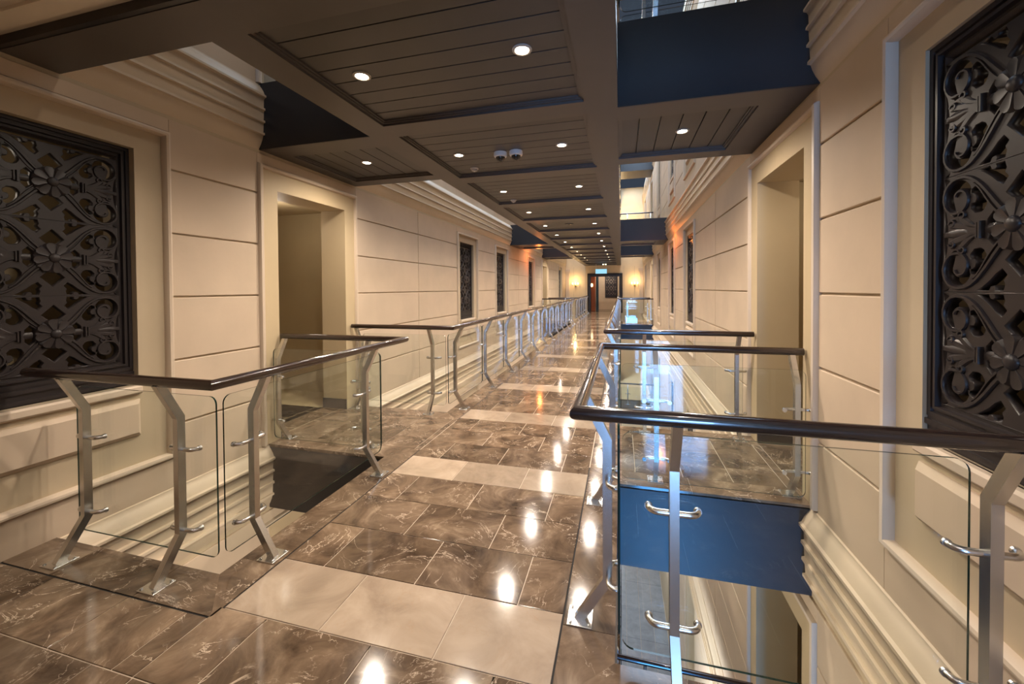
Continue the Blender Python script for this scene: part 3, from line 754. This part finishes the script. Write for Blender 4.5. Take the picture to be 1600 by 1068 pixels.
# ------------------------------------------------------------------ DOWNLIGHTS
mb = MB(); mb.lathe([(.060, 0), (.060, -.006), (.046, -.010), (.040, -.004), (.040, 0)], (0, 0, 0), n=24); ME_RING = mb.mesh('trim_ring', M['ring'], True)
mb = MB(); mb.lathe([(.040, -.001), (.040, -.005), (.01, -.006)], (0, 0, 0), n=20); ME_LENS = mb.mesh('lens', M['lens'])
def downlight(x, y, z, label, e):
    t = thing('downlight', (x, y, z), label, 'downlight', 'recessed ceiling downlights')
    put('trim_ring', ME_RING, t); put('lens', ME_LENS, t)
    l = bpy.data.lights.new('spot', 'SPOT'); l.energy = e; l.color = WARM; l.spot_size = radians(165); l.spot_blend = .9; l.shadow_soft_size = .04
    o = bpy.data.objects.new('downlight_lamp', l); C.objects.link(o); o.location = (0, 0, -.03); o.parent = t
ESPOT = 95
for i, (a, b) in enumerate(bays):
    if b-a < .3: continue
    if b > YE-.8: continue
    yc = 2.41 if i == 0 else (a+b)/2
    for x, sn in ((-1.685, 'left'), (-.575, 'right')):
        downlight(x, yc, PZ, f'bright recessed downlight, {sn} one of the pair in the {ORD[i]} ceiling bay', ESPOT)
for left in (True, False):
    sn = 'left' if left else 'right'
    downlight(-2.78 if left else .545, 4.05, PZ, f'single recessed downlight in the nearest upper side bridge soffit on the {sn}', ESPOT)
    downlight(-2.78 if left else .545, 18.95, PZ, f'single recessed downlight in the far side bridge soffit on the {sn}', ESPOT)
for x, y, z, e in ((-1.1, -.4, 2.99, 35), (-2.6, .3, 2.99, 14), (.5, .3, 2.99, 20)):
    downlight(x, y, z, f'recessed downlight in the cream landing ceiling, {"middle" if x == -1.1 else "left" if x < -2 else "right"} one behind the viewer', e)
def lamp(loc, e, col, r=.1):
    l = bpy.data.lights.new('lamp', 'POINT'); l.energy = e; l.color = col; l.shadow_soft_size = r
    o = bpy.data.objects.new('lamp', l); C.objects.link(o); o.location = loc
for y in (3, 8, 13, 18, 23):                                           # lights of the storeys above and below
    lamp((-1.08, y, ST+2.8), 60, WARM); lamp((-1.08, y, -.85), 90, WARM)
for y in (6, 14, 22): lamp((-.6, y, -4.6), 270, (.9, .94, 1))
for x in (XL-.9, XR+.9):
    lamp((x, DOORS[0]+.3, 2.45), 6, WARM); lamp((x, DOORS[1]+.3, 2.45), 9, WARM)
for y in (1.5, 9.2, 12): lamp((XL-.7, y, 2.3), 1.2, WARM); lamp((XR+.7, y, 2.3), 1.2, WARM)  # fill lamps added in the niches to brighten what shows through the grilles
lamp((-.2, 25, ST+2.2), 90, (1, .68, .32))  # added lamp without a fixture, warms the end wall one storey up
lamp((-1.0, 28.6, 2.7), 90, (1, .86, .7))
lamp((XL+.45, 15.2, 2.72), 16, (1, .25, .05), .05); lamp((XR-.35, 11.0, 2.75), 12, (1, .25, .05), .05)

# ------------------------------------------------------------------ small things
for x, sn in ((-1.235, 'left'), (-1.065, 'right')):
    t = thing('dome_camera', (x, 4.16, PZ), f'white ceiling dome security camera with dark lens, {sn} one of the two', 'camera', 'dome cameras')
    mb = MB(); mb.lathe([(.068, 0), (.070, -.03), (.066, -.045), (.052, -.05)], (0, 0, 0), n=24); mb.obj('housing', M['whitep'], t, smooth=True)
    mb = MB(); mb.lathe([(.050, -.047), (.048, -.062), (.038, -.080), (.020, -.092), (.004, -.095)], (0, 0, 0), n=20); mb.obj('dome', M['blackp'], t, smooth=True)
for x, y, lab in ((-1.69, 4.6, 'small round ceiling smoke detector behind the dome cameras'), (-1.69, 6.42, 'small round ceiling smoke detector in the third ceiling bay')):
    t = thing('smoke_detector', (x, y, PZ), lab, 'detector')
    mb = MB(); mb.lathe([(.05, 0), (.05, -.012), (.036, -.02), (.034, -.034), (.02, -.04)], (0, 0, 0), n=20); mb.obj('body', M['ring'], t, smooth=True)
    mb = MB(); mb.lathe([(.012, -.038), (.010, -.044)], (0, 0, 0), n=12); mb.obj('sensor', M['whitep'], t)
t = thing('ceiling_speaker', (-1.13, 9.2, PZ), 'dark round ceiling speaker grille between the downlights', 'speaker')
mb = MB(); mb.lathe([(.10, 0), (.10, -.008), (.085, -.01)], (0, 0, 0), n=24); mb.obj('rim', M['black'], t); mb = MB(); mb.lathe([(.084, -.006), (.02, -.012)], (0, 0, 0), n=24); mb.obj('mesh_cover', M['blackp'], t)
t = thing('exit_sign', (-1.17, 25.0, 2.42), 'pale blue lit sign hanging from the ceiling before the black doorway', 'sign')
mb = MB(); mb.box(-.33, .33, -.02, .02, 0, .27); mb.obj('panel', M['sign'], t)
for s in (-1, 1):
    mb = MB(); mb.tube([(s*.30, 0, .27), (s*.30, 0, CZ-2.42+.05)], .008, 8); mb.obj('rod', M['whitep'], t)
t = thing('emergency_light', (-.95, 24.2, PZ), 'small twin emergency light on the ceiling above the hanging sign', 'light')
mb = MB(); mb.box(-.12, .12, -.04, .04, -.07, 0); mb.obj('body', M['whitep'], t)
for s in (-1, 1): mb = MB(); mb.lathe([(.035, -.06), (.03, -.1)], (s*.07, 0, 0), 'z', 12); mb.obj('lamp_head', M['bulb'], t)
for x, sn in ((-2.83, 'left'), (.79, 'right')):
    t = thing('wall_sconce', (x, YE, 1.72), f'brass candle wall sconce with glowing lights, {sn} of the black doorway', 'wall lamp', 'wall sconces')
    mb = MB(); mb.lathe([(.07, 0), (.07, -.015), (.03, -.03), (.02, -.06)], (0, 0, 0), 'y', 16); mb.obj('backplate', M['brass'], t, smooth=True)
    for s in (-1, 0, 1):
        mb = MB(); mb.tube([(0, -.05, 0), (s*.09, -.11, -.05), (s*.17, -.12, .0), (s*.17, -.12, .06)] if s else [(0, -.05, 0), (0, -.13, -.05), (0, -.17, 0), (0, -.17, .06)], .011, 8)
        mb.lathe([(.03, .06), (.034, .075), (.018, .08)], (s*.17, -.12 if s else -.17, 0), n=12); mb.obj('arm', M['brass'], t, smooth=True)
        mb = MB(); mb.lathe([(.02, .08), (.026, .11), (.02, .15), (.006, .19)], (s*.17, -.12 if s else -.17, 0), n=12); mb.obj('bulb', M['bulb'], t)
    lamp((x, YE-.35, 2.0), 15, (1, .66, .30), .08)
t = thing('wall_lamp', (-1.72, 28.18, 1.75), 'small glowing lamp on the red-brown timber pillar', 'wall lamp')
mb = MB(); mb.box(-.27, -.17, -.03, .02, -.15, .15); mb.obj('plate', M['brass'], t); mb = MB(); mb.lathe([(.05, -.1), (.06, 0), (.05, .1)], (-.22, -.06, 0), n=12); mb.obj('globe', M['bulb'], t)
